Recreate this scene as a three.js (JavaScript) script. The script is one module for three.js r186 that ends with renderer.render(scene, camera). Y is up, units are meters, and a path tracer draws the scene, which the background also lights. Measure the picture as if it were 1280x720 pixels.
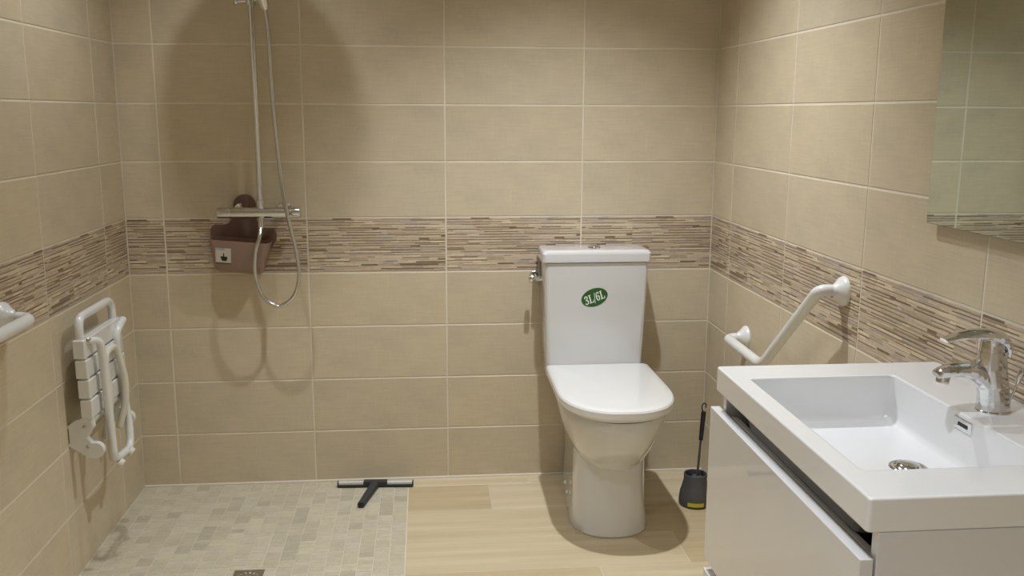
import * as THREE from 'three';
import { RoundedBoxGeometry } from 'three/addons/geometries/RoundedBoxGeometry.js';
import { mergeGeometries, mergeVertices, toCreasedNormals } from 'three/addons/utils/BufferGeometryUtils.js';

// ------------------------------------------------------------------ camera, exposure, lamps
const scene = new THREE.Scene();
scene.background = new THREE.Color(0, 0, 0);
const renderer = new THREE.WebGLRenderer({ antialias: true });
renderer.toneMapping = THREE.LinearToneMapping;
renderer.toneMappingExposure = 0.42;
renderer.shadowMap.enabled = true;
const camera = new THREE.PerspectiveCamera(2 * Math.atan(360 / 1156.4) * 180 / Math.PI, 16 / 9, 0.05, 30);
camera.position.set(0.9246, 1.3735, 3.3567);
camera.rotation.set(-0.18745, -0.09281, 0.0039, 'YXZ');
scene.add(camera);

const CEIL = 2.5, XL = -0.131, XR = 1.9855, ZF = 4.1, W = 0.4975, ROW = 0.2;
// ceiling downlights: x, z, candela, beam half angle
const LAMPS = [[0.345, 0.73, 8, 0.95], [1.36, 0.80, 25, 0.87], [1.12, 2.2, 14, 0.8], [0.80, 3.45, 24, 0.92]];

// ------------------------------------------------------------------ helpers
let seed = 20240711;
function rnd() { seed = (seed * 1664525 + 1013904223) >>> 0; return seed / 4294967296; }
function rr(a, b) { return a + (b - a) * rnd(); }
const V = (x, y, z) => new THREE.Vector3(x, y, z);
const used = {};
function numbered(n) { used[n] = (used[n] ?? -1) + 1; return used[n] ? `${n}_${String(used[n]).padStart(3, '0')}` : n; }
function shade(o) { o.traverse(m => { if (m.isMesh) { m.castShadow = true; m.receiveShadow = true; } }); return o; }
function thing(name, label, category, group) {
  const g = new THREE.Group(); g.name = numbered(name); g.userData = { label, category };
  if (group) g.userData.group = group;
  scene.add(g); return g;
}
function structure(name, label, category) {
  const g = new THREE.Group(); g.name = name; g.userData = { kind: 'structure', label, category }; scene.add(g); return g;
}
function part(name, geo, mat, parent, label) {
  const m = new THREE.Mesh(geo, mat); m.name = name; if (label) m.userData.label = label; parent.add(m);
  m.castShadow = m.receiveShadow = true; return m;
}
// a group whose origin lies at a thing's base while its parts are given in world coordinates
function rebase(g, x, y, z) { g.position.set(x, y, z); for (const c of g.children) c.position.sub(g.position); return g; }
function plainGeo(g) { const o = g.index ? g.toNonIndexed() : g; for (const k of Object.keys(o.attributes)) if (!['position', 'normal', 'uv'].includes(k)) o.deleteAttribute(k); return o; }
function merge(list) { return mergeGeometries(list.map(plainGeo)); }
function box(x0, x1, y0, y1, z0, z1, r = 0.002) {
  const g = new RoundedBoxGeometry(x1 - x0, y1 - y0, z1 - z0, 2, Math.min(r, (x1 - x0) / 2.01, (y1 - y0) / 2.01, (z1 - z0) / 2.01));
  g.translate((x0 + x1) / 2, (y0 + y1) / 2, (z0 + z1) / 2); return g;
}
// straight cylinder from a to b
function rod(a, b, r0, r1 = r0, seg = 24) {
  const d = b.clone().sub(a), g = new THREE.CylinderGeometry(r1, r0, d.length(), seg);
  g.applyQuaternion(new THREE.Quaternion().setFromUnitVectors(V(0, 1, 0), d.clone().normalize()));
  const m = a.clone().add(b).multiplyScalar(0.5); g.translate(m.x, m.y, m.z); return g;
}
// lathe along an axis: profile [[radius, distance], ...]
function turned(profile, at, dir, seg = 36) {
  const g = new THREE.LatheGeometry(profile.map(p => new THREE.Vector2(Math.max(p[0], 1e-5), p[1])), seg);
  g.applyQuaternion(new THREE.Quaternion().setFromUnitVectors(V(0, 1, 0), dir.clone().normalize()));
  g.translate(at.x, at.y, at.z); return g;
}
// polyline with rounded corners
function bent(pts, rad) {
  const path = new THREE.CurvePath(); let cur = pts[0];
  for (let i = 1; i < pts.length - 1; i++) {
    const p = pts[i], a = pts[i - 1].clone().sub(p), b = pts[i + 1].clone().sub(p);
    const k = Math.min(rad, a.length() * 0.49, b.length() * 0.49);
    const s = p.clone().add(a.normalize().multiplyScalar(k)), e = p.clone().add(b.normalize().multiplyScalar(k));
    path.add(new THREE.LineCurve3(cur, s)); path.add(new THREE.QuadraticBezierCurve3(s, p, e)); cur = e;
  }
  path.add(new THREE.LineCurve3(cur, pts[pts.length - 1])); return path;
}
function pipe(curve, r, n = 80, seg = 16, caps = true) {
  const g = new THREE.TubeGeometry(curve, n, r, seg, false);
  if (!caps) return g;
  const out = [g];
  for (const t of [0, 1]) { const p = curve.getPoint(t), s = new THREE.SphereGeometry(r, seg, 8); s.translate(p.x, p.y, p.z); out.push(s); }
  return merge(out);
}
// skin over rings of points; the first and last ring are closed
function loft(rings, crease = 0.6, capA = true, capB = true) {
  const n = rings[0].length, pos = [], idx = [];
  for (const r of rings) for (const p of r) pos.push(p.x, p.y, p.z);
  for (let i = 0; i < rings.length - 1; i++) for (let j = 0; j < n; j++) {
    const a = i * n + j, b = i * n + (j + 1) % n, c = a + n, d = b + n; idx.push(a, c, b, b, c, d);
  }
  for (const [i, flip, on] of [[0, 0, capA], [rings.length - 1, 1, capB]]) if (on) {
    const c = rings[i].reduce((s, p) => s.add(p), V(0, 0, 0)).multiplyScalar(1 / n), k = pos.length / 3; pos.push(c.x, c.y, c.z);
    for (let j = 0; j < n; j++) { const a = i * n + j, b = i * n + (j + 1) % n; flip ? idx.push(a, k, b) : idx.push(b, k, a); }
  }
  const g = new THREE.BufferGeometry(); g.setAttribute('position', new THREE.Float32BufferAttribute(pos, 3)); g.setIndex(idx);
  g.setAttribute('uv', new THREE.Float32BufferAttribute(new Float32Array(pos.length / 3 * 2), 2));
  if (crease === null) { g.computeVertexNormals(); return g.toNonIndexed(); }
  return toCreasedNormals(g, crease);
}
// sweep in a vertical plane: stations [x, y, halfWidth(z), halfHeight]
function sweepXY(st, z, n = 28, power = 2.4) {
  const pts = st.map(s => V(s[0], s[1], 0)), rings = [], c = new THREE.CatmullRomCurve3(pts), N = 40;
  for (let i = 0; i <= N; i++) {
    const t = i / N, p = c.getPoint(t), tg = c.getTangent(t), f = t * (st.length - 1), k = Math.min(Math.floor(f), st.length - 2), q = f - k;
    const hw = st[k][2] * (1 - q) + st[k + 1][2] * q, hh = st[k][3] * (1 - q) + st[k + 1][3] * q, ring = [];
    for (let j = 0; j < n; j++) {
      const a = j / n * Math.PI * 2, cs = Math.cos(a), sn = Math.sin(a);
      const u = Math.sign(cs) * Math.abs(cs) ** (2 / power) * hw, v = Math.sign(sn) * Math.abs(sn) ** (2 / power) * hh;
      ring.push(V(p.x - tg.y * v, p.y + tg.x * v, z + u));
    }
    rings.push(ring);
  }
  return loft(rings, 0.9);
}
function roundRect(x0, x1, z0, z1, r, y, n = 8) {
  const out = [];
  for (const [cx, cz, a0] of [[x1 - r, z1 - r, 0], [x0 + r, z1 - r, 90], [x0 + r, z0 + r, 180], [x1 - r, z0 + r, 270]])
    for (let i = 0; i <= n; i++) { const a = (a0 + 90 * i / n) * Math.PI / 180; out.push(V(cx + r * Math.cos(a), y, cz + r * Math.sin(a))); }
  return out;
}
// outline of a toilet: straight sides, rounded front (superellipse), square-ish back
function dRing(y, cx, w, wBack, z0, z1, len, power = 2.5, rb = 0.02) {
  const out = [], zc = z1 - len, N = 44;
  for (let i = 0; i <= N; i++) {
    const a = i / N * Math.PI, c = Math.cos(a), s = Math.sin(a);
    out.push(V(cx + Math.sign(c) * Math.abs(c) ** (2 / power) * w, y, zc + Math.abs(s) ** (2 / power) * len));
  }
  for (let i = 1; i <= 6; i++) { const t = i / 7; out.push(V(cx - (w + (wBack - w) * t), y, zc + (z0 + rb - zc) * t)); }
  for (let i = 0; i <= 5; i++) { const a = i / 5 * Math.PI / 2; out.push(V(cx - wBack + rb * (1 - Math.cos(a)), y, z0 + rb * (1 - Math.sin(a)))); }
  for (let i = 0; i <= 5; i++) { const a = i / 5 * Math.PI / 2; out.push(V(cx + wBack - rb * (1 - Math.sin(a)), y, z0 + rb * (1 - Math.cos(a)))); }
  for (let i = 6; i >= 1; i--) { const t = i / 7; out.push(V(cx + (w + (wBack - w) * t), y, zc + (z0 + rb - zc) * t)); }
  return out;
}

// ------------------------------------------------------------------ textures
function hash(x, y, s) { let h = (x * 374761393 + y * 668265263 + s * 2147483647) | 0; h = Math.imul(h ^ (h >>> 13), 1274126177); return ((h ^ (h >>> 16)) >>> 0) / 4294967296; }
function noise(x, y, px, py, s) { // tileable value noise, period px/py
  const xi = Math.floor(x), yi = Math.floor(y), fx = x - xi, fy = y - yi, u = fx * fx * (3 - 2 * fx), v = fy * fy * (3 - 2 * fy);
  const m = (a, p) => ((a % p) + p) % p, h = (a, b) => hash(m(a, px), m(b, py), s);
  return (h(xi, yi) * (1 - u) + h(xi + 1, yi) * u) * (1 - v) + (h(xi, yi + 1) * (1 - u) + h(xi + 1, yi + 1) * u) * v - 0.5;
}
const toS = v => { v = Math.min(1, Math.max(0, v)); return 255 * (v <= 0.0031308 ? v * 12.92 : 1.055 * v ** (1 / 2.4) - 0.055); };
function texture(w, h, fn, colour = true) {
  const d = new Uint8Array(w * h * 4);
  for (let y = 0; y < h; y++) for (let x = 0; x < w; x++) {
    const c = fn(x / w, y / h, x, y), i = (y * w + x) * 4;
    for (let k = 0; k < 3; k++) d[i + k] = colour ? toS(c[k]) : 255 * Math.min(1, Math.max(0, c));
    d[i + 3] = 255;
  }
  const t = new THREE.DataTexture(d, w, h); t.magFilter = THREE.LinearFilter; t.minFilter = THREE.LinearMipmapLinearFilter; t.generateMipmaps = true;
  t.wrapS = t.wrapT = THREE.RepeatWrapping; t.anisotropy = 8; if (colour) t.colorSpace = THREE.SRGBColorSpace; t.needsUpdate = true; return t;
}
// linen-like stoneware, 0.5 x 0.2 m
const linen = (u, v) => {
  const streak = noise(u * 10, v * 90, 10, 90, 1) * 0.075 + noise(u * 26, v * 170, 26, 170, 2) * 0.05;
  const weave = noise(u * 190, v * 9, 190, 9, 3) * 0.045;
  const cloud = noise(u * 5, v * 3, 5, 3, 4) * 0.10 + noise(u * 13, v * 7, 13, 7, 5) * 0.05;
  return [streak + weave, cloud];
};
const tileMap = texture(1024, 410, (u, v) => {
  const [f, c] = linen(u, v), k = 1 + f + c;
  return [0.61 * k, 0.522 * k * (1 - c * 0.12), 0.375 * k * (1 - c * 0.4)];
});
const tileBump = texture(512, 205, (u, v) => 0.5 + linen(u, v)[0] * 1.6, false);
// decor tile: thin stone strips, thicker pale ones with thin dark ones between
const STRIP = (() => {
  const w = 1024, h = 410, col = new Float32Array(w * h * 3), hei = new Float32Array(w * h);
  const pale = [[0.62, 0.50, 0.345], [0.57, 0.455, 0.315], [0.50, 0.39, 0.275], [0.52, 0.43, 0.335], [0.67, 0.56, 0.40], [0.44, 0.345, 0.24], [0.48, 0.39, 0.315]];
  const dark = [[0.20, 0.138, 0.085], [0.25, 0.175, 0.11], [0.30, 0.22, 0.15]];
  for (let y = 0; y < h;) {
    const thick = Math.round(rr(9, 18)), thin = Math.round(rr(4, 8));
    for (const [t, kind] of [[thick, 0], [thin, 1]]) {
      for (let x = -Math.round(rr(0, 160)); x < w;) {
        const len = Math.round(kind ? rr(60, 300) : rr(50, 290)), isDark = kind ? rnd() < 0.58 : rnd() < 0.05;
        const set = isDark ? dark : pale, c = set[Math.floor(rnd() * set.length)], b = rr(0.88, 1.12), hh = isDark ? rr(0.15, 0.35) : rr(0.55, 1);
        const drop = kind ? Math.round(rr(-2, 2)) : Math.round(rr(-1, 2));
        for (let j = y + drop; j < y + t + drop; j++) if (j >= 0 && j < h) for (let i = Math.max(0, x); i < Math.min(w, x + len); i++) {
          const q = (j * w + i), g = 1 + noise(i / 22, j / 3, 60, 200, 7) * 0.22 + noise(i / 3, j / 2, 400, 300, 8) * 0.12;
          for (let k = 0; k < 3; k++) col[q * 3 + k] = c[k] * b * g;
          hei[q] = hh;
        }
        x += len;
      }
      y += t;
    }
  }
  return { w, h, col, hei };
})();
const stripMap = texture(STRIP.w, STRIP.h, (u, v, x, y) => { const q = (y * STRIP.w + x) * 3; return [STRIP.col[q] || 0.4, STRIP.col[q + 1] || 0.31, STRIP.col[q + 2] || 0.22]; });
const stripBump = texture(STRIP.w, STRIP.h, (u, v, x, y) => STRIP.hei[y * STRIP.w + x], false);
// wood-look stoneware plank, 1 x 0.222 m
const plankMap = texture(1024, 256, (u, v) => {
  const wob = noise(u * 3, v * 2, 3, 2, 21) * 0.06;
  const band = noise(u * 2, (v + wob) * 7, 2, 7, 22) * 0.34, g = noise(u * 5, (v + wob) * 34, 5, 34, 23) * 0.2 + noise(u * 16, v * 110, 16, 110, 24) * 0.09;
  const k = 1 + band + g; return [0.59 * (0.6 + 0.4 * k), 0.488 * (0.5 + 0.5 * k), 0.318 * (0.35 + 0.65 * k)];
});
const stoneMap = texture(256, 256, (u, v) => {
  const k = 1 + noise(u * 6, v * 14, 6, 14, 31) * 0.16 + noise(u * 30, v * 60, 30, 60, 32) * 0.12; return [0.95 * k, 0.95 * k, 0.95 * k * 0.99];
});
const groutMap = texture(256, 256, (u, v) => { const k = 1 + noise(u * 40, v * 40, 40, 40, 41) * 0.12 + noise(u * 7, v * 7, 7, 7, 42) * 0.1; return [0.74 * k, 0.67 * k, 0.545 * k]; });

// ------------------------------------------------------------------ materials
const std = o => new THREE.MeshStandardMaterial(o), phy = o => new THREE.MeshPhysicalMaterial(o);
const rgb = (r, g, b) => new THREE.Color().setRGB(r, g, b);
const TILE = [[1, 1, 1], [0.955, 0.95, 0.945], [1.0, 0.985, 0.96], [0.97, 0.975, 0.985]].map(c => std({ map: tileMap, bumpMap: tileBump, bumpScale: 0.0003, color: rgb(...c), roughness: 0.42 }));
const BAND = std({ map: stripMap, bumpMap: stripBump, bumpScale: 0.0015, roughness: 0.36 });
const GROUT = std({ map: groutMap, roughness: 0.9 });
const GROUT_FLOOR = std({ map: groutMap, color: rgb(0.84, 0.82, 0.78), roughness: 0.9 });
const PLANK = [[1, 1, 1], [0.9, 0.86, 0.8], [1.06, 1.07, 1.1]].map(c => std({ map: plankMap, color: rgb(...c), roughness: 0.42 }));
const STONE = [[0.56, 0.505, 0.375], [0.54, 0.485, 0.36], [0.585, 0.525, 0.39], [0.52, 0.465, 0.345], [0.47, 0.42, 0.315], [0.56, 0.50, 0.395]].map(c => std({ map: stoneMap, color: rgb(...c), roughness: 0.6 }));
const PAINT = std({ color: rgb(0.78, 0.77, 0.74), roughness: 0.9 });
const CERAMIC = phy({ color: rgb(0.69, 0.685, 0.68), roughness: 0.22, clearcoat: 1, clearcoatRoughness: 0.05 });
const SEATMAT = phy({ color: rgb(0.80, 0.795, 0.77), roughness: 0.3, clearcoat: 0.8, clearcoatRoughness: 0.1 });
const BASIN = phy({ color: rgb(0.82, 0.82, 0.82), roughness: 0.25, clearcoat: 1, clearcoatRoughness: 0.06 });
const LACQUER = phy({ color: rgb(0.70, 0.695, 0.695), roughness: 0.3, clearcoat: 1, clearcoatRoughness: 0.04 });
const CHROME = std({ color: rgb(0.72, 0.72, 0.72), metalness: 1, roughness: 0.09 });
const STEEL = std({ color: rgb(0.52, 0.50, 0.46), metalness: 1, roughness: 0.32 });
const WHITE_TUBE = phy({ color: rgb(0.76, 0.755, 0.72), roughness: 0.35, clearcoat: 0.6, clearcoatRoughness: 0.15 });
const IVORY = std({ color: rgb(0.72, 0.69, 0.58), roughness: 0.5 });
const BROWN = std({ color: rgb(0.165, 0.095, 0.07), roughness: 0.45 });
const MAUVE = std({ color: rgb(0.30, 0.20, 0.155), roughness: 0.5 });
const BLACK = std({ color: rgb(0.012, 0.012, 0.013), roughness: 0.45 });
const RUBBER = std({ color: rgb(0.035, 0.035, 0.037), roughness: 0.65 });
const GREYPLASTIC = std({ color: rgb(0.085, 0.085, 0.09), roughness: 0.45 });
const YELLOW = std({ color: rgb(0.55, 0.52, 0.02), roughness: 0.5 });
const MIRROR = std({ color: rgb(0.62, 0.69, 0.66), metalness: 1, roughness: 0.015 });
const GLASS_EDGE = std({ color: rgb(0.10, 0.13, 0.11), roughness: 0.2 });
const SILICONE = std({ color: rgb(0.66, 0.60, 0.48), roughness: 0.5 });

// ------------------------------------------------------------------ tiled walls
// a tile lying in the xy plane, front at z = 0, chamfered; uv in units of one tile
const tileGeos = new Map();
function tileGeo(w, h, du, dv, depth = 0.009, ch = 0.0012, uw = W, vh = ROW) {
  const key = [w, h, du, dv, depth, ch, uw, vh].map(v => v.toFixed(4)).join(); if (tileGeos.has(key)) return tileGeos.get(key);
  const P = [], N = [], U = [], I = [], A = w / 2, B = h / 2;
  const quad = q => {
    const n = q[1].clone().sub(q[0]).cross(q[3].clone().sub(q[0])).normalize(), k = P.length / 3;
    for (const p of q) { P.push(p.x, p.y, p.z); N.push(n.x, n.y, n.z); U.push((p.x + A) / uw + du, (p.y + B) / vh + dv); }
    I.push(k, k + 1, k + 2, k, k + 2, k + 3);
  };
  const ring = (a, b, z) => [V(-a, -b, z), V(a, -b, z), V(a, b, z), V(-a, b, z)];
  const f = ring(A - ch, B - ch, 0), m = ring(A, B, -ch), r = ring(A, B, -depth);
  quad(f); for (const [p, q] of [[f, m], [m, r]]) for (let i = 0; i < 4; i++) { const j = (i + 1) % 4; quad([q[i], q[j], p[j], p[i]]); }
  quad([r[3], r[2], r[1], r[0]]);
  const g = new THREE.BufferGeometry();
  g.setAttribute('position', new THREE.Float32BufferAttribute(P, 3)); g.setAttribute('normal', new THREE.Float32BufferAttribute(N, 3)); g.setAttribute('uv', new THREE.Float32BufferAttribute(U, 2)); g.setIndex(I);
  tileGeos.set(key, g); return g;
}
const SHIFT = [[0, 0], [0.37, 0.45], [0.71, 0.2], [0.13, 0.78]], GAP = 0.0052;
const ROWS = []; for (let y = 0; y < CEIL - 0.01; y += ROW) ROWS.push([y, Math.min(y + ROW, CEIL)]);
function tiledWall(name, label, edges, place, turn) {
  const g = structure(name, label, 'wall');
  for (const [y0, y1] of ROWS) for (let i = 0; i < edges.length - 1; i++) {
    const a = edges[i], b = edges[i + 1], isBand = Math.abs(y0 - 0.8) < 0.01, s = Math.floor(rnd() * 4);
    const geo = isBand ? tileGeo(b - a - GAP, y1 - y0 - GAP, [0, 0.31, 0.62, 0.17][s], 0) : tileGeo(b - a - GAP, y1 - y0 - GAP, SHIFT[s][0], SHIFT[s][1]);
    const m = part(numbered(isBand ? 'decor_tile' : 'tile'), geo, isBand ? BAND : TILE[Math.floor(rnd() * 4)], g);
    m.name = isBand ? 'decor_tile' : 'tile'; const p = place((a + b) / 2, (y0 + y1) / 2); m.position.copy(p); m.rotation.y = turn;
  }
  return g;
}
const zEdges = first => { const e = [0]; for (let z = first; z < ZF - 0.05; z += W) e.push(z); e.push(ZF); return e; };
const wb = tiledWall('wall_back', 'beige tiled back wall behind shower and toilet', [XL, 0, W, 2 * W, 3 * W, XR], (u, y) => V(u, y, 0), 0);
part('grout_bed', box(XL - 0.15, XR + 0.15, -0.1, CEIL + 0.1, -0.15, -0.0012, 0.0005), GROUT, wb);
const wl = tiledWall('wall_left', 'beige tiled wall carrying the folding shower seat', zEdges(0.22), (u, y) => V(XL, y, u), Math.PI / 2);
part('grout_bed', box(XL - 0.15, XL - 0.0012, -0.1, CEIL + 0.1, -0.0012, ZF + 0.1, 0.0005), GROUT, wl);
const wr = tiledWall('wall_right', 'beige tiled wall carrying mirror and washbasin', zEdges(0.215), (u, y) => V(XR, y, u), -Math.PI / 2);
part('grout_bed', box(XR + 0.0012, XR + 0.15, -0.1, CEIL + 0.1, -0.0012, ZF + 0.1, 0.0005), GROUT, wr);
const wf = structure('wall_front', 'plain white painted wall with the door', 'wall');
for (const b of [[XL, 0.45, 0, CEIL], [1.35, XR, 0, CEIL], [0.45, 1.35, 2.08, CEIL]]) part('plaster', box(b[0], b[1], b[2], b[3], ZF, ZF + 0.12, 0.001), PAINT, wf);
const door = structure('door_1', 'white flush bathroom door', 'door');
part('door_leaf', box(0.49, 1.31, 0.008, 2.04, ZF + 0.02, ZF + 0.06), PAINT, door);
part('door_frame', merge([box(0.45, 0.49, 0, 2.08, ZF - 0.012, ZF + 0.12), box(1.31, 1.35, 0, 2.08, ZF - 0.012, ZF + 0.12), box(0.49, 1.31, 2.04, 2.08, ZF - 0.012, ZF + 0.12)]), PAINT, door);
part('door_handle', pipe(bent([V(0.55, 1.02, ZF + 0.02), V(0.55, 1.02, ZF - 0.045), V(0.67, 1.02, ZF - 0.045)], 0.02), 0.009, 40, 12), CHROME, door, 'chrome lever handle');
const ceil = structure('ceiling', 'white painted ceiling with recessed downlights', 'ceiling');

// ------------------------------------------------------------------ ceiling and downlights
{
  const s = new THREE.Shape([[XL - 0.15, -0.15], [XR + 0.15, -0.15], [XR + 0.15, ZF + 0.15], [XL - 0.15, ZF + 0.15]].map(p => new THREE.Vector2(p[0], p[1])));
  for (const [x, z] of LAMPS) { const h = new THREE.Path(); h.absarc(x, z, 0.036, 0, Math.PI * 2, true); s.holes.push(h); }
  const g = new THREE.ExtrudeGeometry(s, { depth: 0.1, bevelEnabled: false, curveSegments: 32 }); g.rotateX(Math.PI / 2); g.translate(0, CEIL + 0.1, 0);
  part('ceiling_board', g, PAINT, ceil);
  part('ceiling_void', box(XL - 0.15, XR + 0.15, CEIL + 0.1, CEIL + 0.14, -0.15, ZF + 0.15, 0.001), PAINT, ceil);
}
const LENS = std({ color: rgb(0.9, 0.9, 0.85), emissive: rgb(0.95, 1, 1.06), emissiveIntensity: 30, roughness: 0.5 });
const LAMP_LABEL = ['recessed ceiling downlight above the shower head', 'recessed ceiling downlight above the toilet', 'recessed ceiling downlight in front of the washbasin', 'recessed ceiling downlight in front of the door'];
LAMPS.forEach(([x, z, cd, beam], i) => {
  const t = thing('ceiling_downlight', LAMP_LABEL[i], 'downlight', 'ceiling downlights');
  part('trim_ring', turned([[0.034, 0.012], [0.034, -0.001], [0.046, -0.001], [0.047, 0.0015], [0.044, 0.004], [0.037, 0.005], [0.034, 0.012]].map(p => [p[0], -p[1] + 0.004]), V(x, CEIL, z), V(0, 1, 0)), CHROME, t);
  part('lens', turned([[0, 0], [0.03, 0], [0.033, 0.004], [0.033, 0.012], [0, 0.012]], V(x, CEIL + 0.003, z), V(0, 1, 0)), LENS, t);
  const l = new THREE.SpotLight(rgb(0.95, 1.0, 1.06), cd, 0, beam, 1, 2); l.position.set(x, CEIL - 0.008, z); l.target.position.set(x, 0, z);
  l.castShadow = true; l.shadow.radius = 1.2; l.shadow.mapSize.set(1024, 1024); l.name = 'lamp_light'; l.target.name = 'lamp_aim';
  t.add(l); t.add(l.target); rebase(t, x, CEIL, z);
});

// ------------------------------------------------------------------ floor
const XM = 0.845; // edge between shower mosaic and planks
const floor = structure('floor', 'pale floor, stone mosaic in the shower, wood-look planks beside it', 'floor');
part('grout_bed', box(XL - 0.15, XR + 0.15, -0.12, -0.0012, -0.15, ZF + 0.15, 0.0005), GROUT_FLOOR, floor);
function flat(geo, x, z, mat, name) { const m = part(name, geo, mat, floor); m.position.set(x, 0, z); m.rotation.x = -Math.PI / 2; return m; }
{ // planks along x
  const PW = 0.2222, rowsZ = [[0, 0.083]]; for (let z = 0.083; z < ZF - 0.01; z += PW) rowsZ.push([z, Math.min(z + PW, ZF)]);
  const joints = { 0: [1.30], 1: [1.143], 2: [1.40], 3: [1.73], 4: [1.443] };
  rowsZ.forEach(([z0, z1], r) => {
    const xs0 = z0 > 1.25 ? XL : XM, js = joints[r] || [0.25 + ((r * 0.37) % 0.6), 1.15 + ((r * 0.29) % 0.6)].filter(v => v > xs0 + 0.12), xs = [xs0, ...js, XR];
    for (let i = 0; i < xs.length - 1; i++) {
      const s = Math.floor(rnd() * 4), a = xs[i], b = xs[i + 1];
      const m = r === 1 && i === 0 ? 1 : r === 0 ? 2 : r === 1 ? 2 : Math.floor(rnd() * 2.2);
      flat(tileGeo(b - a - 0.004, z1 - z0 - 0.004, SHIFT[s][0], SHIFT[s][1] + r * 0.23, 0.009, 0.0008, 1, PW), (a + b) / 2, (z0 + z1) / 2, PLANK[m], 'plank');
    }
  });
}
{ // shower mosaic: columns of small stone pieces, ends staggered
  const n = 20, cw = (XM - XL - 0.004) / n, zEnd = 1.25, pieces = [], rest = [];
  const L = { h: cw / 2, s: cw, d: cw * 2 };
  for (let c = 0; c < n; c++) for (let z = -rr(0, 0.04); z < zEnd;) {
    const q = rnd(), len = q < 0.14 ? L.h : q < 0.86 ? L.s : L.d, z0 = Math.max(z, 0.004), z1 = Math.min(z + len, zEnd - 0.002);
    if (z1 - z0 > 0.008) pieces.push([XL + 0.002 + (c + 0.5) * cw, z0, z1, Math.min(5, Math.floor(Math.pow(rnd(), 1.3) * 6)), cw]);
    z += len;
  }
  const DX = [0.328, 0.422], DZ = [0.684, 0.778];
  const keep = pieces.filter(p => !(p[0] + cw / 2 > DX[0] && p[0] - cw / 2 < DX[1] && p[2] > DZ[0] && p[1] < DZ[1]));
  // pieces around the grate are cut to its edge
  for (const p of pieces) if (!keep.includes(p)) {
    if (p[1] < DZ[0] && DZ[0] - p[1] > 0.008) keep.push([p[0], p[1], DZ[0], p[3], cw]);
    if (p[2] > DZ[1] && p[2] - DZ[1] > 0.008) keep.push([p[0], DZ[1], p[2], p[3], cw]);
    const z0 = Math.max(p[1], DZ[0]), z1 = Math.min(p[2], DZ[1]), xa = p[0] - cw / 2, xb = p[0] + cw / 2;
    if (DX[0] - xa > 0.006 && z1 - z0 > 0.008) keep.push([(xa + DX[0]) / 2, z0, z1, p[3], DX[0] - xa]);
    if (xb - DX[1] > 0.006 && z1 - z0 > 0.008) keep.push([(xb + DX[1]) / 2, z0, z1, p[3], xb - DX[1]]);
  }
  keep.sort((a, b) => a[1] - b[1]);
  keep.forEach((p, i) => {
    const s = Math.floor(rnd() * 4), geo = tileGeo(p[4] - 0.0027, p[2] - p[1] - 0.0027, SHIFT[s][0], SHIFT[s][1], 0.008, 0.0009, 0.2, 0.2);
    if (i < 300) { const m = flat(geo, p[0], (p[1] + p[2]) / 2, STONE[p[3]], 'mosaic_tile'); m.position.y = (i % 5) * 0.0001; }
    else { const g = geo.clone(); g.rotateX(-Math.PI / 2); g.translate(p[0], 0, (p[1] + p[2]) / 2); (rest[p[3]] ||= []).push(g); }
  });
  rest.forEach((l, k) => { const m = part('mosaic_tiles', mergeGeometries(l), STONE[k], floor); m.userData.kind = 'stuff'; });
}
const bead = structure('trim_1', 'pale sealant bead along the foot of the back wall', 'sealant');
part('sealant', rod(V(XL, 0.001, 0.002), V(XR, 0.001, 0.002), 0.0055, 0.0055, 10), SILICONE, bead);

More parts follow.
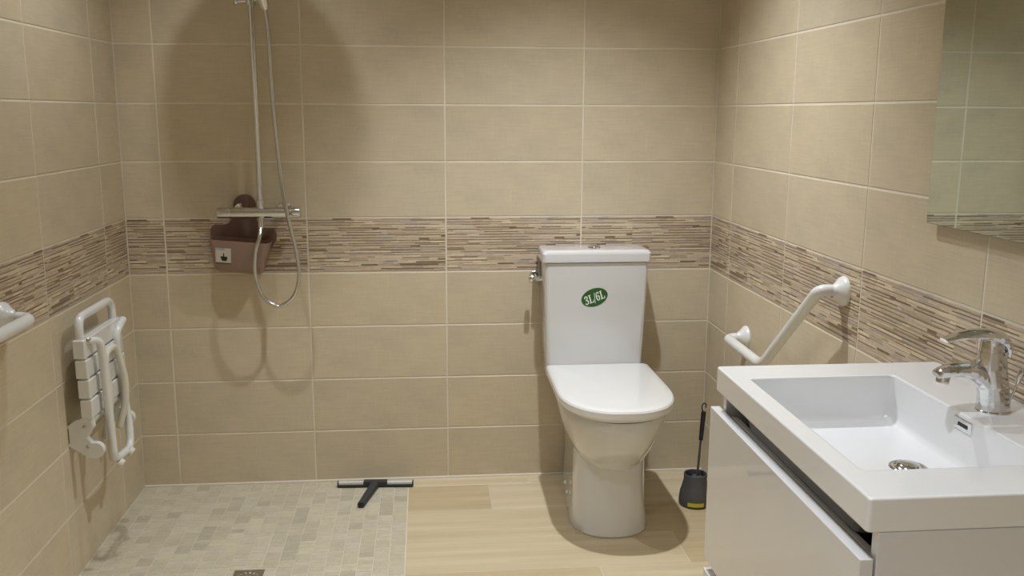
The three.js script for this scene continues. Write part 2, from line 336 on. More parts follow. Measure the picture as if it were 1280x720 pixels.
// ------------------------------------------------------------------ toilet
{
  const t = thing('toilet', 'white ceramic toilet with square cistern and closed lid', 'toilet'), cx = 1.53;
  // pedestal with flat sides, rounded front
  const ped = [[0, 0.131, 0.098, 0.566], [0.006, 0.132, 0.099, 0.570], [0.03, 0.127, 0.096, 0.566], [0.10, 0.121, 0.092, 0.558], [0.20, 0.119, 0.092, 0.555], [0.27, 0.12, 0.095, 0.555], [0.33, 0.128, 0.105, 0.555], [0.40, 0.135, 0.12, 0.555], [0.437, 0.135, 0.13, 0.555]]
    .map(([y, w, wbk, z1]) => dRing(y, cx, w, wbk, 0.012, z1, 0.15, 2.3, 0.02));
  part('pedestal', loft(ped, 0.7), CERAMIC, t);
  const bowl = [];
  for (const [y, w, wbk, z0, z1] of [[0.222, 0.03, 0.03, 0.30, 0.50], [0.228, 0.07, 0.06, 0.27, 0.552], [0.24, 0.098, 0.09, 0.24, 0.582], [0.258, 0.117, 0.105, 0.20, 0.604], [0.285, 0.134, 0.118, 0.15, 0.63], [0.32, 0.149, 0.13, 0.10, 0.655], [0.36, 0.162, 0.142, 0.05, 0.677], [0.40, 0.172, 0.155, 0.02, 0.69], [0.43, 0.176, 0.165, 0.012, 0.696], [0.437, 0.174, 0.164, 0.014, 0.694]])
    bowl.push(dRing(y, cx, w, wbk, z0, z1, Math.min(0.28, (z1 - z0) * 0.55), 2.2, Math.min(0.02, wbk * 0.5)));
  part('bowl', loft(bowl, 0.7), CERAMIC, t);
  const slab = (prof, w, wbk, z0, z1, len, pw) => loft(prof.map(([i, y]) => dRing(y, cx, w - i, wbk - i, z0 + i, z1 - i, len - i * 0.5, pw, 0.02)), 0.5);
  part('seat', slab([[0.004, 0.4375], [0, 0.440], [0, 0.446], [0.003, 0.449]], 0.172, 0.168, 0.15, 0.692, 0.25, 2.35), SEATMAT, t);
  part('lid', slab([[0.008, 0.4505], [0.0025, 0.4522], [0, 0.457], [0.0005, 0.474], [0.004, 0.4795], [0.011, 0.4825], [0.03, 0.484]], 0.19, 0.187, 0.155, 0.712, 0.25, 2.35), SEATMAT, t);
  for (const hx of [1.42, 1.58]) part('hinge', rod(V(hx, 0.462, 0.158), V(hx + 0.06, 0.462, 0.158), 0.010), SEATMAT, t);
  // cistern: slightly tapered towards the bottom
  const tc = 1.524, cis = [[0.437, 0.172, 0.148], [0.48, 0.175, 0.155], [0.60, 0.179, 0.159], [0.75, 0.184, 0.163], [0.851, 0.187, 0.166]].map(([y, w, z1]) => roundRect(tc - w, tc + w, 0.008, z1, 0.016, y));
  part('cistern', loft(cis, 0.7), CERAMIC, t);
  const cl = part('cistern_lid', loft([[0.003, 0.8535], [0, 0.8565], [0, 0.884], [0.004, 0.892], [0.011, 0.8955], [0.03, 0.8965]].map(([i, y]) => roundRect(tc - 0.1955 + i, tc + 0.1955 - i, 0.004 + i, 0.172 - i, 0.015, y)), 0.5), CERAMIC, t);
  const fb = part('flush_button', turned([[0, 0.0095], [0.012, 0.0095], [0.0135, 0.008], [0.0145, 0.0075], [0.016, 0.0085], [0.0195, 0.0085], [0.0225, 0.004], [0.0235, 0]].reverse(), V(tc + 0.001, 0.896, 0.095), V(0, 1, 0)), CHROME, cl, 'round chrome flush button');
  part('button_split', box(tc - 0.0115, tc + 0.0135, 0.9050, 0.9059, 0.0945, 0.0955, 0.0002), GREYPLASTIC, fb);
  // fixing caps on the left flank
  for (const [y, z] of [[0.062, 0.235], [0.045, 0.285]]) part('fixing_cap', turned([[0.008, 0], [0.008, 0.004], [0.005, 0.007], [0, 0.0078]], V(cx - 0.117, y, z), V(-1, 0, 0), 20), SEATMAT, t);
  // round-ended sticker on the cistern
  const cv = document.createElement('canvas'); cv.width = 512; cv.height = 340; const k = cv.getContext('2d');
  k.fillStyle = '#265c20'; k.fillRect(0, 0, 512, 340); k.fillStyle = '#eef0ea'; k.textAlign = 'center'; k.textBaseline = 'middle';
  k.save(); k.translate(256, 176); k.scale(0.82, 1.25); k.transform(1, -0.02, -0.05, 1, 0, 0); k.font = 'bold 180px serif'; k.fillText('3L/6L', 0, 0); k.restore();
  const tx = new THREE.CanvasTexture(cv); tx.colorSpace = THREE.SRGBColorSpace;
  const es = new THREE.Shape(); es.absellipse(0, 0, 0.0485, 0.0325, 0, Math.PI * 2);
  const eg = new THREE.ExtrudeGeometry(es, { depth: 0.0006, bevelEnabled: false, curveSegments: 48 });
  const ep = eg.attributes.position, eu = eg.attributes.uv; for (let i = 0; i < ep.count; i++) eu.setXY(i, ep.getX(i) / 0.097 + 0.5, ep.getY(i) / 0.065 + 0.5);
  const st = part('sticker', eg, std({ map: tx, roughness: 0.35 }), t, 'oval green sticker reading 3L/6L');
  st.position.set(1.5175, 0.727, 0.16255); st.rotation.set(0.0267, 0, 0.33);
  rebase(t, cx, 0, 0.012);
}
{ // water supply valve between wall and cistern
  const t = thing('supply_valve', 'small chrome water valve beside the cistern on the wall', 'valve'), y = 0.782, z = 0.075;
  part('valve_body', merge([rod(V(1.322, y, 0.0), V(1.322, y, z + 0.008), 0.0085), turned([[0.019, 0], [0.019, 0.003], [0.013, 0.006]], V(1.322, y, 0.0005), V(0, 0, 1)), rod(V(1.318, y, z), V(1.339, y, z), 0.0075)]), CHROME, t);
  part('union_nut', rod(V(1.3285, y, z), V(1.3375, y, z), 0.0115, 0.0115, 6), CHROME, t);
  part('knob', turned([[0.006, 0], [0.0155, 0.002], [0.0165, 0.006], [0.0155, 0.016], [0.012, 0.0185], [0, 0.0185]], V(1.309, y, z), V(-1, 0, 0), 12), CHROME, t);
  part('feed_pipe', rod(V(1.333, y, z - 0.02), V(1.333, y + 0.055, z - 0.035), 0.0045), STEEL, t);
  rebase(t, 1.322, y, 0);
}
{ // toilet brush
  const t = thing('toilet_brush', 'grey toilet brush in flared holder standing beside toilet', 'toilet brush'), x = 1.866, z = 0.318;
  part('holder', turned([[0, 0.001], [0.048, 0.001], [0.055, 0.004], [0.056, 0.02], [0.053, 0.045], [0.046, 0.07], [0.041, 0.092], [0.041, 0.114], [0.0385, 0.116], [0.036, 0.113], [0.036, 0.09], [0.038, 0.03], [0, 0.02]], V(x, 0, z), V(0, 1, 0), 48), GREYPLASTIC, t);
  // yellow badge wrapped round the foot, towards the room
  const g = new THREE.CylinderGeometry(0.0567, 0.0572, 0.014, 24, 1, true, -0.72, 1.05); const g2 = new THREE.CylinderGeometry(0.0545, 0.055, 0.014, 24, 1, true, -0.72, 1.05);
  const bm = part('badge', merge([g, g2]), YELLOW, t, 'bright yellow badge'); bm.position.set(x, 0.0165, z);
  const top = V(x + 0.0235, 0.372, z - 0.006), base = V(x + 0.004, 0.06, z);
  const at = f => base.clone().lerp(top, f);
  part('handle_rod', rod(base, at(0.62), 0.0042), GREYPLASTIC, t);
  part('rod_collar', turned([[0.0042, 0], [0.0055, 0.004], [0.0042, 0.008]], at(0.36), top.clone().sub(base)), GREYPLASTIC, t);
  part('splash_guard', turned([[0.0042, 0], [0.014, 0.004], [0.018, 0.012], [0.018, 0.02], [0, 0.02]].reverse(), at(0.08), top.clone().sub(base)), GREYPLASTIC, t);
  const gr = part('grip', merge([rod(at(0.57), at(0.90), 0.0075, 0.0085)]), BLACK, t);
  const loop = new THREE.CatmullRomCurve3([at(0.89), at(0.94).add(V(-0.007, 0, 0)), at(0.985).add(V(-0.006, 0, 0)), at(1.0), at(0.985).add(V(0.006, 0, 0)), at(0.95).add(V(0.006, 0, 0))]);
  part('hanging_hook', pipe(loop, 0.0022, 40, 8), BLACK, gr);
  part('bristles', new THREE.SphereGeometry(0.028, 20, 12).translate(base.x, 0.055, base.z), RUBBER, t);
  rebase(t, x, 0, z);
}
// ------------------------------------------------------------------ shower column
{
  const t = thing('shower_column', 'chrome thermostatic shower column with round rain head and hose', 'shower'), x = 0.35, y = 1.027, z = 0.075;
  const mix = part('mixer_bar', turned([[0, 0], [0.0175, 0], [0.019, 0.003], [0.019, 0.045], [0.0175, 0.046], [0.0175, 0.047], [0.019, 0.048], [0.019, 0.237], [0.0175, 0.238], [0.0175, 0.239], [0.019, 0.240], [0.019, 0.282], [0.0175, 0.285], [0, 0.285]], V(0.202, y, z), V(1, 0, 0)), CHROME, t);
  for (const sx of [0.27, 0.42]) part('wall_inlet', merge([rod(V(sx, y, 0), V(sx, y, z), 0.011), turned([[0.030, 0], [0.030, 0.004], [0.022, 0.012], [0.011, 0.014]], V(sx, y, 0.0005), V(0, 0, 1))]), CHROME, t);
  part('diverter_knob', merge([rod(V(0.437, y + 0.015, z), V(0.437, y + 0.03, z), 0.008), turned([[0.009, 0], [0.0095, 0.008], [0.006, 0.011], [0, 0.011]], V(0.437, y + 0.026, z), V(0, 1, 0))]), CHROME, mix);
  part('riser_collar', turned([[0.0125, 0], [0.0135, 0.002], [0.0135, 0.026], [0.0115, 0.03]], V(x, y + 0.016, z), V(0, 1, 0)), CHROME, t);
  const col = bent([V(x, y + 0.015, z), V(x, 2.195, z), V(x, 2.195, 0.45), V(x, 2.135, 0.45)], 0.07);
  part('riser_pipe', pipe(col, 0.0098, 120, 20), CHROME, t);
  part('rain_head', turned([[0, 0], [0.119, 0], [0.125, 0.003], [0.125, 0.008], [0.119, 0.011], [0.03, 0.014], [0.016, 0.03], [0, 0.03]], V(x, 2.112, 0.45), V(0, 1, 0), 64), CHROME, t);
  part('wall_bracket', merge([rod(V(x, 2.02, 0), V(x, 2.02, z), 0.008), turned([[0.024, 0], [0.024, 0.004], [0.016, 0.010], [0.009, 0.012]], V(x, 2.02, 0.0005), V(0, 0, 1)), rod(V(x, 2.003, z), V(x, 2.037, z), 0.014)]), CHROME, t);
  const sl = part('slider', merge([rod(V(x, 1.722, z), V(x, 1.772, z), 0.0175), rod(V(x - 0.045, 1.735, z), V(x - 0.01, 1.738, z), 0.007), rod(V(x, 1.75, z), V(x + 0.045, 1.74, z + 0.022), 0.012), rod(V(x + 0.047, 1.718, z + 0.022), V(x + 0.041, 1.752, z + 0.034), 0.0165, 0.0185)]), CHROME, t);
  part('slider_knob', turned([[0.006, 0], [0.012, 0.002], [0.012, 0.012], [0, 0.013]], V(x - 0.043, 1.7345, z), V(-1, 0, 0)), CHROME, sl);
  const hs = part('hand_shower', merge([rod(V(x + 0.048, 1.708, z + 0.018), V(x + 0.030, 1.90, z + 0.075), 0.011, 0.0145), turned([[0, 0], [0.046, 0], [0.05, 0.005], [0.05, 0.012], [0.03, 0.024], [0, 0.026]], V(x + 0.026, 1.935, z + 0.118), V(0.1, 0.75, -0.65))]), CHROME, t);
  const h0 = V(x + 0.048, 1.714, z + 0.02);
  const hp = [h0, V(x + 0.054, 1.66, z + 0.016), V(0.41, 1.40, z + 0.012), V(0.427, 1.15, z + 0.02), V(0.440, 1.06, z + 0.035), V(0.452, 1.0, z + 0.042), V(0.475, 0.88, 0.118), V(0.478, 0.80, 0.118), V(0.455, 0.735, 0.118), V(0.405, 0.703, 0.118), V(0.355, 0.735, 0.118), V(0.330, 0.81, 0.118), V(0.3335, 0.895, 0.119), V(0.3475, 0.945, 0.108), V(x, 0.985, 0.082), V(x, 1.01, z)];
  part('hose', pipe(new THREE.CatmullRomCurve3(hp, false, 'centripetal'), 0.0068, 260, 14), std({ color: rgb(0.62, 0.62, 0.61), metalness: 1, roughness: 0.2 }), t, 'flexible chrome hose hanging in a loop');
  part('hose_nut', rod(V(x, 0.972, 0.086), V(x, 1.012, z), 0.0095, 0.0095, 12), CHROME, t);
  rebase(t, x, y, 0);
}
{ // storage basket
  const t = thing('shower_basket', 'brown plastic storage basket hung behind the shower mixer', 'basket');
  const g = new THREE.Group(); // local frame: origin at the middle of the rim, tilted a little
  const front = (y, w, z1, r, z0 = 0.006) => roundRect(-w, w, z0, z1, r, y, 10);
  const wall = loft([[-0.122, 0.078, 0.074, 0.012], [-0.127, 0.070, 0.064, 0.012]].reverse().concat([[-0.115, 0.081, 0.079, 0.013], [-0.09, 0.086, 0.086, 0.014], [-0.05, 0.095, 0.096, 0.015], [-0.010, 0.104, 0.104, 0.016]]).map(p => front(...p))
    .concat([[-0.010, 0.101, 0.101, 0.014, 0.0085], [-0.05, 0.092, 0.093, 0.013, 0.0085], [-0.09, 0.083, 0.083, 0.012, 0.0085], [-0.118, 0.074, 0.070, 0.011, 0.0085]].map(p => front(...p))), 0.6);
  const body = part('basket_body', wall, MAUVE, t, 'mauve brown pouch-shaped body');
  // back board: rounded wings at the rim, neck and round head
  const s = new THREE.Shape(); s.moveTo(-0.085, -0.06); s.lineTo(-0.112, -0.012); s.quadraticCurveTo(-0.119, 0.026, -0.098, 0.029); s.bezierCurveTo(-0.05, 0.03, -0.045, 0.04, -0.04, 0.075);
  s.absarc(0, 0.106, 0.038, Math.PI * 1.2, -Math.PI * 0.2, true); s.lineTo(0.04, 0.075); s.bezierCurveTo(0.045, 0.04, 0.05, 0.03, 0.098, 0.029); s.quadraticCurveTo(0.119, 0.026, 0.112, -0.012); s.lineTo(0.085, -0.06);
  const bb = new THREE.ExtrudeGeometry(s, { depth: 0.004, bevelEnabled: true, bevelSize: 0.0015, bevelThickness: 0.001, bevelSegments: 2, curveSegments: 24 }); bb.translate(0, 0, 0.0015);
  part('back_board', bb, BROWN, t, 'dark brown back board with round hanging head');
  part('suction_knob', turned([[0.012, 0], [0.012, 0.004], [0.009, 0.007], [0, 0.008]], V(0, 0.106, 0.0055), V(0, 0, 1)), BROWN, t);
  // paper label with a small boat-like picture
  const cv = document.createElement('canvas'); cv.width = 200; cv.height = 240; const k = cv.getContext('2d');
  k.fillStyle = '#cfc9bd'; k.fillRect(0, 0, 200, 240); k.fillStyle = '#aab4bb'; k.fillRect(0, 0, 120, 34); k.fillStyle = '#57634a'; k.fillRect(0, 216, 200, 24);
  k.fillStyle = '#241a16'; k.beginPath(); k.moveTo(62, 142); k.quadraticCurveTo(62, 120, 84, 124); k.lineTo(96, 122); k.lineTo(98, 76); k.quadraticCurveTo(104, 66, 110, 76); k.lineTo(112, 124); k.lineTo(150, 126); k.quadraticCurveTo(160, 140, 150, 150); k.lineTo(146, 186); k.quadraticCurveTo(110, 200, 78, 186); k.lineTo(74, 158); k.closePath(); k.fill();
  const tx = new THREE.CanvasTexture(cv); tx.colorSpace = THREE.SRGBColorSpace;
  const lm = part('label', new THREE.BoxGeometry(0.052, 0.060, 0.0006), std({ map: tx, roughness: 0.6 }), body, 'paper label with a dark picture');
  lm.position.set(-0.0505, -0.066, 0.0927); lm.rotation.x = 0.245;
  t.position.set(0.2745, 0.94, 0.001); t.rotation.z = -0.085;
}
// ------------------------------------------------------------------ folding shower seat on the left wall
{
  const t = thing('shower_bench', 'white folding shower seat with four slats folded up against wall', 'shower bench');
  const X = d => XL + d, zn = 0.65, zf = 0.365, R = 0.0125;
  // frame tube: U over the top, leaning back to the wall
  part('frame', pipe(bent([V(X(0.064), 0.465, zn), V(X(0.050), 0.785, zn), V(X(0.050), 0.785, zf), V(X(0.064), 0.465, zf)], 0.04), R, 120, 16), WHITE_TUBE, t);
  // four slats wrapped over both side tubes
  for (let i = 0; i < 4; i++) {
    const y0 = 0.724 - i * 0.0595, xo = 0.0535 + i * 0.0026, h = 0.0555;
    part('slat', box(X(xo) - 0.0175, X(xo) + 0.0165, y0 - h, y0, zf - 0.02, zn + 0.02, 0.004), WHITE_TUBE, t);
  }
  // support legs: a U hinged at the frame, feet at the bottom
  const leg = bent([V(X(0.070), 0.716, zn - 0.012), V(X(0.094), 0.712, zn - 0.035), V(X(0.097), 0.66, zn - 0.045), V(X(0.103), 0.330, zn - 0.055), V(X(0.101), 0.315, 0.435), V(X(0.092), 0.40, 0.405), V(X(0.077), 0.55, 0.415), V(X(0.075), 0.685, 0.415), V(X(0.082), 0.716, 0.36)], 0.035);
  const lp = part('leg_loop', pipe(leg, R * 0.95, 160, 16), WHITE_TUBE, t);
  for (const z of [0.575, 0.475]) part('rubber_foot', turned([[0.013, 0], [0.015, 0.002], [0.015, 0.012], [0.011, 0.016], [0, 0.016]], V(X(0.108), 0.318, z), V(0.8, -0.6, 0)), IVORY, lp, 'cream rubber foot');
  part('pivot_bolt', turned([[0.011, 0], [0.011, 0.003], [0.006, 0.005], [0, 0.005]], V(X(0.073), 0.716, zn - 0.006), V(1, 0, 0.9)), STEEL, t);
  // inner stay hoop
  const hoop = bent([V(X(0.074), 0.40, zn - 0.075), V(X(0.095), 0.50, zn - 0.085), V(X(0.085), 0.655, zn - 0.09), V(X(0.083), 0.66, 0.455), V(X(0.100), 0.55, 0.435), V(X(0.098), 0.47, 0.435), V(X(0.074), 0.39, 0.44)], 0.04);
  part('stay_hoop', pipe(hoop, R * 0.85, 120, 14), IVORY, t);
  // cross tube and two wall brackets
  part('cross_tube', rod(V(X(0.062), 0.478, zn + 0.0), V(X(0.062), 0.478, zf), 0.012), WHITE_TUBE, t);
  const bs = new THREE.Shape(); bs.moveTo(0.001, 0.405); bs.lineTo(0.001, 0.465); bs.lineTo(0.03, 0.484); bs.absarc(0.049, 0.466, 0.022, 2.4, -0.55, true); bs.lineTo(0.052, 0.428); bs.lineTo(0.066, 0.411); bs.absarc(0.074, 0.389, 0.0225, 1.5, -1.5, true); bs.lineTo(0.055, 0.369); bs.closePath();
  for (const z of [zn - 0.004, zf - 0.012]) {
    const b = new THREE.ExtrudeGeometry(bs, { depth: 0.016, bevelEnabled: true, bevelSize: 0.002, bevelThickness: 0.002, bevelSegments: 2, curveSegments: 16 }); b.translate(XL, 0, z);
    const m = part('wall_bracket', b, WHITE_TUBE, t);
    for (const [bx, by] of [[0.049, 0.464], [0.055, 0.402]]) part('bolt', turned([[0.0055, 0], [0.0055, 0.002], [0.003, 0.0035], [0, 0.0035]], V(X(bx), by, z + 0.018), V(0, 0, 1), 12), STEEL, m, 'dark bolt head');
    part('foot_plate', box(XL + 0.0005, XL + 0.004, 0.412, 0.46, z - 0.012, z + 0.0185), GREYPLASTIC, m);
  }
  rebase(t, XL, 0.36, 0.5);
}
// ------------------------------------------------------------------ grab rails
function flange(at, dir) { return turned([[0.0385, 0], [0.0385, 0.004], [0.035, 0.011], [0.026, 0.018], [0.019, 0.026], [0.0165, 0.034]], at, dir); }
{
  const t = thing('grab_rail', 'white angled grab rail fixed beside the toilet', 'grab rail'), d = 0.066;
  const A = V(XR - d, 0.635, 0.43), B = V(XR - d, 0.632, 0.755), C = V(XR - d, 0.932, 1.122);
  part('rail', pipe(bent([V(XR - 0.015, 0.638, 0.43), A, B, C, V(XR - 0.015, 0.928, 1.122)], 0.045), 0.0158, 160, 20), WHITE_TUBE, t);
  for (const p of [V(XR, 0.638, 0.43), V(XR, 0.928, 1.122)]) part('flange', flange(p, V(-1, 0, 0)), WHITE_TUBE, t);
  rebase(t, XR, 0.638, 0.43);
}
{
  const t = thing('grab_rail', 'white straight horizontal grab rail next to folding shower seat', 'grab rail'), d = 0.068, y = 0.862;
  part('rail', pipe(bent([V(XL + 0.015, 0.868, 1.0), V(XL + d, y, 1.0), V(XL + d, y, 1.6), V(XL + 0.015, y, 1.6)], 0.035), 0.0158, 140, 20), WHITE_TUBE, t);
  for (const p of [V(XL, 0.868, 1.0), V(XL, y, 1.6)]) part('flange', flange(p, V(1, 0, 0)), WHITE_TUBE, t);
  rebase(t, XL, y, 1.0);
}
// ------------------------------------------------------------------ squeegee on the floor, shower drain
{
  const t = thing('squeegee', 'black floor squeegee with silver bar lying by the wall', 'squeegee'), w = 0.138;
  part('bar', box(-w, w, 0.008, 0.021, -0.014, 0.003, 0.003), std({ color: rgb(0.72, 0.72, 0.70), metalness: 0.45, roughness: 0.4 }), t, 'silver metal bar');
  part('rubber_blade', box(-w - 0.002, w + 0.002, 0.0008, 0.0085, -0.004, 0.009, 0.0015), BLACK, t);
  for (const e of [-w - 0.0005, w + 0.0005]) part('end_cap', box(e - 0.002, e + 0.002, 0.002, 0.022, -0.015, 0.006), BLACK, t);
  const cl = part('clamp', merge([box(-0.044, 0.044, 0.007, 0.0245, -0.0155, 0.0095, 0.003)]), RUBBER, t);
  const h = [[0.0, 0.019, 0.0155], [0.04, 0.017, 0.0125], [0.10, 0.0155, 0.0115], [0.165, 0.0135, 0.0105], [0.19, 0.013, 0.0105]].map(([z, hw, hh]) => { const r = []; for (let i = 0; i < 24; i++) { const a = i / 24 * Math.PI * 2, c = Math.cos(a), s = Math.sin(a); r.push(V(-z * 0.17 + Math.sign(c) * Math.abs(c) ** 0.7 * hw * 0.9, 0.0125 + Math.sign(s) * Math.abs(s) ** 0.7 * hh * 0.95, z)); } return r; });
  const hd = part('handle', loft(h, 0.7), RUBBER, t);
  part('handle_end', turned([[0, 0], [0.0085, 0], [0.0085, 0.002], [0, 0.002]], V(-0.19 * 0.17, 0.0125, 0.189), V(0, 0, 1)), BLACK, hd);
  t.position.set(0.722, 0, 0.072); t.rotation.y = -0.05;
}
{
  const t = thing('shower_drain', 'square steel drain grate in the shower mosaic', 'drain'), x = 0.375, z = 0.731, r = 0.045;
  const s = new THREE.Shape([[-r, -r], [r, -r], [r, r], [-r, r]].map(p => new THREE.Vector2(...p)));
  for (let ringI = 0; ringI < 2; ringI++) for (let i = 0; i < (ringI ? 14 : 7); i++) {
    const n = ringI ? 14 : 7, a = i / n * Math.PI * 2, r0 = ringI ? 0.021 : 0.007, r1 = ringI ? 0.037 : 0.018, da = ringI ? 0.12 : 0.2, p = new THREE.Path();
    p.moveTo(r0 * Math.cos(a - da * 0.7), r0 * Math.sin(a - da * 0.7)); p.lineTo(r0 * Math.cos(a + da * 0.7), r0 * Math.sin(a + da * 0.7)); p.lineTo(r1 * Math.cos(a + da + 0.15), r1 * Math.sin(a + da + 0.15)); p.lineTo(r1 * Math.cos(a - da + 0.15), r1 * Math.sin(a - da + 0.15)); p.closePath(); s.holes.push(p);
  }
  const g = new THREE.ExtrudeGeometry(s, { depth: 0.002, bevelEnabled: false }); g.rotateX(-Math.PI / 2); g.translate(0, -0.0012, 0);
  part('grate', g, STEEL, t);
  part('sump', box(-r, r, -0.0075, -0.0035, -r, r, 0.0005), BLACK, t);
  t.position.set(x, 0.001, z);
}
// ------------------------------------------------------------------ vanity unit, washbasin, tap
const TOP = 0.865, VX = 1.513, VZ0 = 1.572, VZ1 = 2.236;
{
  const t = thing('vanity_unit', 'glossy white vanity unit with two handleless drawers under washbasin', 'cabinet');
  const x0 = 1.53, y0 = 0.11, y1 = 0.8145;
  part('side_panel', box(x0, XR, y0, y1, VZ0, VZ0 + 0.018), LACQUER, t);
  part('side_panel', box(x0, XR, y0, y1, VZ1 - 0.018, VZ1), LACQUER, t);
  part('bottom_panel', box(x0, XR, y0, y0 + 0.018, VZ0 + 0.018, VZ1 - 0.018), LACQUER, t);
  part('back_rail', box(XR - 0.02, XR, y0 + 0.02, y1 - 0.12, VZ0 + 0.018, VZ1 - 0.018), LACQUER, t);
  for (const [a, b] of [[0.44, 0.776], [0.118, 0.415]]) {
    const d = part('drawer', box(1.507, 1.527, a, b, VZ0 - 0.012, VZ1 - 0.001, 0.0018), LACQUER, t);
    const bz0 = VZ0 + 0.03, bz1 = VZ1 - 0.03, top = b - 0.11; // open tray behind the front
    part('drawer_tray', merge([box(1.57, 1.93, a + 0.02, a + 0.032, bz0, bz1), box(1.57, 1.93, a + 0.032, top, bz0, bz0 + 0.014), box(1.57, 1.93, a + 0.032, top, bz1 - 0.014, bz1), box(1.916, 1.93, a + 0.032, top, bz0 + 0.014, bz1 - 0.014), box(1.527, 1.57, a + 0.02, a + 0.032, bz0, bz1)]), LACQUER, d);
  }
  for (const [a, b] of [[0.69, 0.7625], [0.36, 0.432]]) part('cross_rail', box(1.5425, 1.556, a, b, VZ0 + 0.018, VZ1 - 0.018), LACQUER, t);
  rebase(t, 1.75, 0, (VZ0 + VZ1) / 2);
}
{
  const t = thing('washbasin', 'white rectangular washbasin with deep flat bowl on vanity', 'washbasin');
  const ix0 = 1.551, ix1 = 1.842, iz0 = 1.665, iz1 = 2.137, fy = 0.776;
  // outer skin, rim and inside in one skin of rings
  const o = (i, y) => roundRect(VX + i, XR - 0.001 - i, VZ0 + i, VZ1 - i, 0.006, y, 6);
  const q = (e, y, r) => roundRect(ix0 - e, ix1 + e, iz0 - e, iz1 + e, r, y, 6);
  const rings = [q(0.002, fy - 0.010, 0.02), q(0.008, 0.815, 0.02), o(0.0022, 0.815), o(0.0008, 0.8155), o(0, 0.817), o(0, 0.819), o(0, TOP - 0.004), o(0, TOP - 0.0025), o(0.0008, TOP - 0.0008), o(0.0025, TOP), o(0.004, TOP), q(0.005, TOP, 0.012), q(0.003, TOP, 0.012), q(0.001, TOP - 0.001, 0.011), q(0, TOP - 0.004, 0.011), q(-0.003, fy + 0.03, 0.014), q(-0.006, fy + 0.012, 0.016), q(-0.011, fy + 0.004, 0.018), q(-0.02, fy, 0.018), q(-0.06, fy - 0.001, 0.016)];
  part('basin', loft(rings, null), BASIN, t);
  const dx = 1.745, dz = 1.918;
  part('drain', turned([[0.032, 0.0], [0.032, 0.002], [0.029, 0.0035], [0.025, 0.003], [0.024, 0.0015], [0.0205, 0.0035], [0.019, 0.007], [0.012, 0.0095], [0, 0.010]], V(dx, fy - 0.001, dz), V(0, 1, 0), 40), CHROME, t, 'chrome plug');
  const ov = part('overflow', (() => { const s = new THREE.Shape([[-0.0245, -0.0095], [0.0245, -0.0095], [0.0245, 0.0095], [-0.0245, 0.0095]].map(p => new THREE.Vector2(...p))); const h = new THREE.Path([[-0.0165, -0.004], [-0.0165, 0.004], [0.0165, 0.004], [0.0165, -0.004]].map(p => new THREE.Vector2(...p))); s.holes.push(h); return new THREE.ExtrudeGeometry(s, { depth: 0.002, bevelEnabled: true, bevelSize: 0.001, bevelThickness: 0.001, bevelSegments: 2 }); })(), CHROME, t, 'chrome overflow slot');
  ov.position.set(1.8418, 0.8475, 1.913); ov.rotation.y = -Math.PI / 2;
  const ovb = part('slot_back', new THREE.BoxGeometry(0.034, 0.009, 0.0012), BLACK, ov); ovb.position.z = 0.0006;
  rebase(t, 1.75, 0.815, (VZ0 + VZ1) / 2);
}
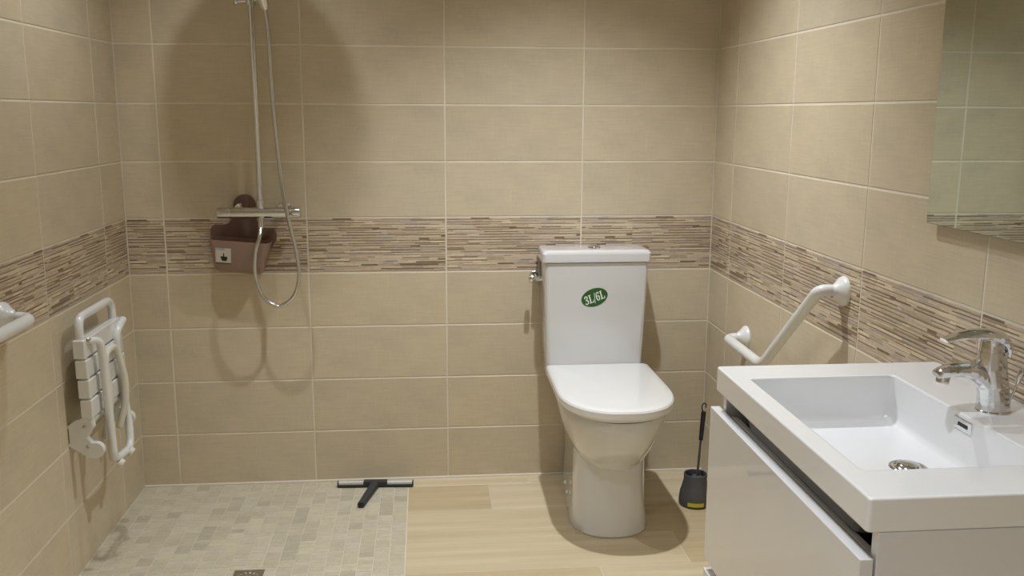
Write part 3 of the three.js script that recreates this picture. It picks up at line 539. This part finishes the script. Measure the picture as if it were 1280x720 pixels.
{
  const t = thing('basin_tap', 'chrome single lever mixer tap standing on washbasin', 'tap'), x = 1.905, z = 1.893;
  part('base_ring', turned([[0, 0], [0.0285, 0], [0.0285, 0.003], [0.027, 0.0055], [0, 0.0055]], V(x, TOP - 0.001, z), V(0, 1, 0), 40), CHROME, t);
  const body = part('body', sweepXY([[1.905, TOP + 0.003, 0.0255, 0.0275], [1.902, TOP + 0.03, 0.0235, 0.0265], [1.897, TOP + 0.06, 0.0225, 0.0265], [1.894, TOP + 0.09, 0.0215, 0.0245], [1.893, TOP + 0.108, 0.021, 0.0225]], z, 36, 2.1), CHROME, t);
  part('spout', sweepXY([[1.900, TOP + 0.022, 0.017, 0.014], [1.886, TOP + 0.054, 0.0195, 0.0175], [1.858, TOP + 0.073, 0.0185, 0.015], [1.826, TOP + 0.0755, 0.017, 0.0115], [1.801, TOP + 0.070, 0.015, 0.0085], [1.795, TOP + 0.067, 0.012, 0.006]], z, 32, 2.5), CHROME, t);
  part('aerator', turned([[0.0105, 0], [0.0115, 0.001], [0.0115, 0.012], [0.008, 0.014]], V(1.807, TOP + 0.053, z), V(0.15, 1, 0)), CHROME, t);
  part('cartridge_cap', sweepXY([[1.893, TOP + 0.105, 0.0195, 0.021], [1.893, TOP + 0.116, 0.019, 0.0205], [1.892, TOP + 0.130, 0.017, 0.018]], z, 32, 2.1), CHROME, t);
  part('lever', sweepXY([[1.915, TOP + 0.100, 0.018, 0.003], [1.914, TOP + 0.117, 0.021, 0.008], [1.901, TOP + 0.132, 0.0215, 0.0115], [1.871, TOP + 0.1385, 0.0195, 0.009], [1.837, TOP + 0.1365, 0.0165, 0.006], [1.803, TOP + 0.1285, 0.012, 0.003]], z, 32, 2.6), CHROME, t);
  const pr = part('lift_rod', rod(V(1.931, TOP + 0.005, z), V(1.946, TOP + 0.052, z), 0.0022), CHROME, t);
  part('rod_knob', sweepXY([[1.9445, TOP + 0.048, 0.003, 0.003], [1.948, TOP + 0.060, 0.0045, 0.006], [1.9525, TOP + 0.074, 0.004, 0.005]], z, 16, 2.2), CHROME, pr);
  rebase(t, x, TOP, z);
}
{
  const t = thing('wall_mirror', 'frameless rectangular mirror on tiled wall above washbasin', 'mirror'), z0 = 1.512, z1 = 2.312, y0 = 1.150, y1 = 1.95;
  part('backing', box(XR - 0.012, XR - 0.0005, y0 + 0.03, y1 - 0.03, z0 + 0.03, z1 - 0.03), GREYPLASTIC, t);
  part('glass_edge', box(XR - 0.0165, XR - 0.012, y0, y1, z0, z1, 0.0008), GLASS_EDGE, t);
  const g = new THREE.PlaneGeometry(z1 - z0 - 0.002, y1 - y0 - 0.002); g.rotateY(-Math.PI / 2); g.translate(XR - 0.0167, (y0 + y1) / 2, (z0 + z1) / 2);
  part('mirror_face', g, MIRROR, t);
  rebase(t, XR, y0, (z0 + z1) / 2);
}
shade(scene);
renderer.render(scene, camera);
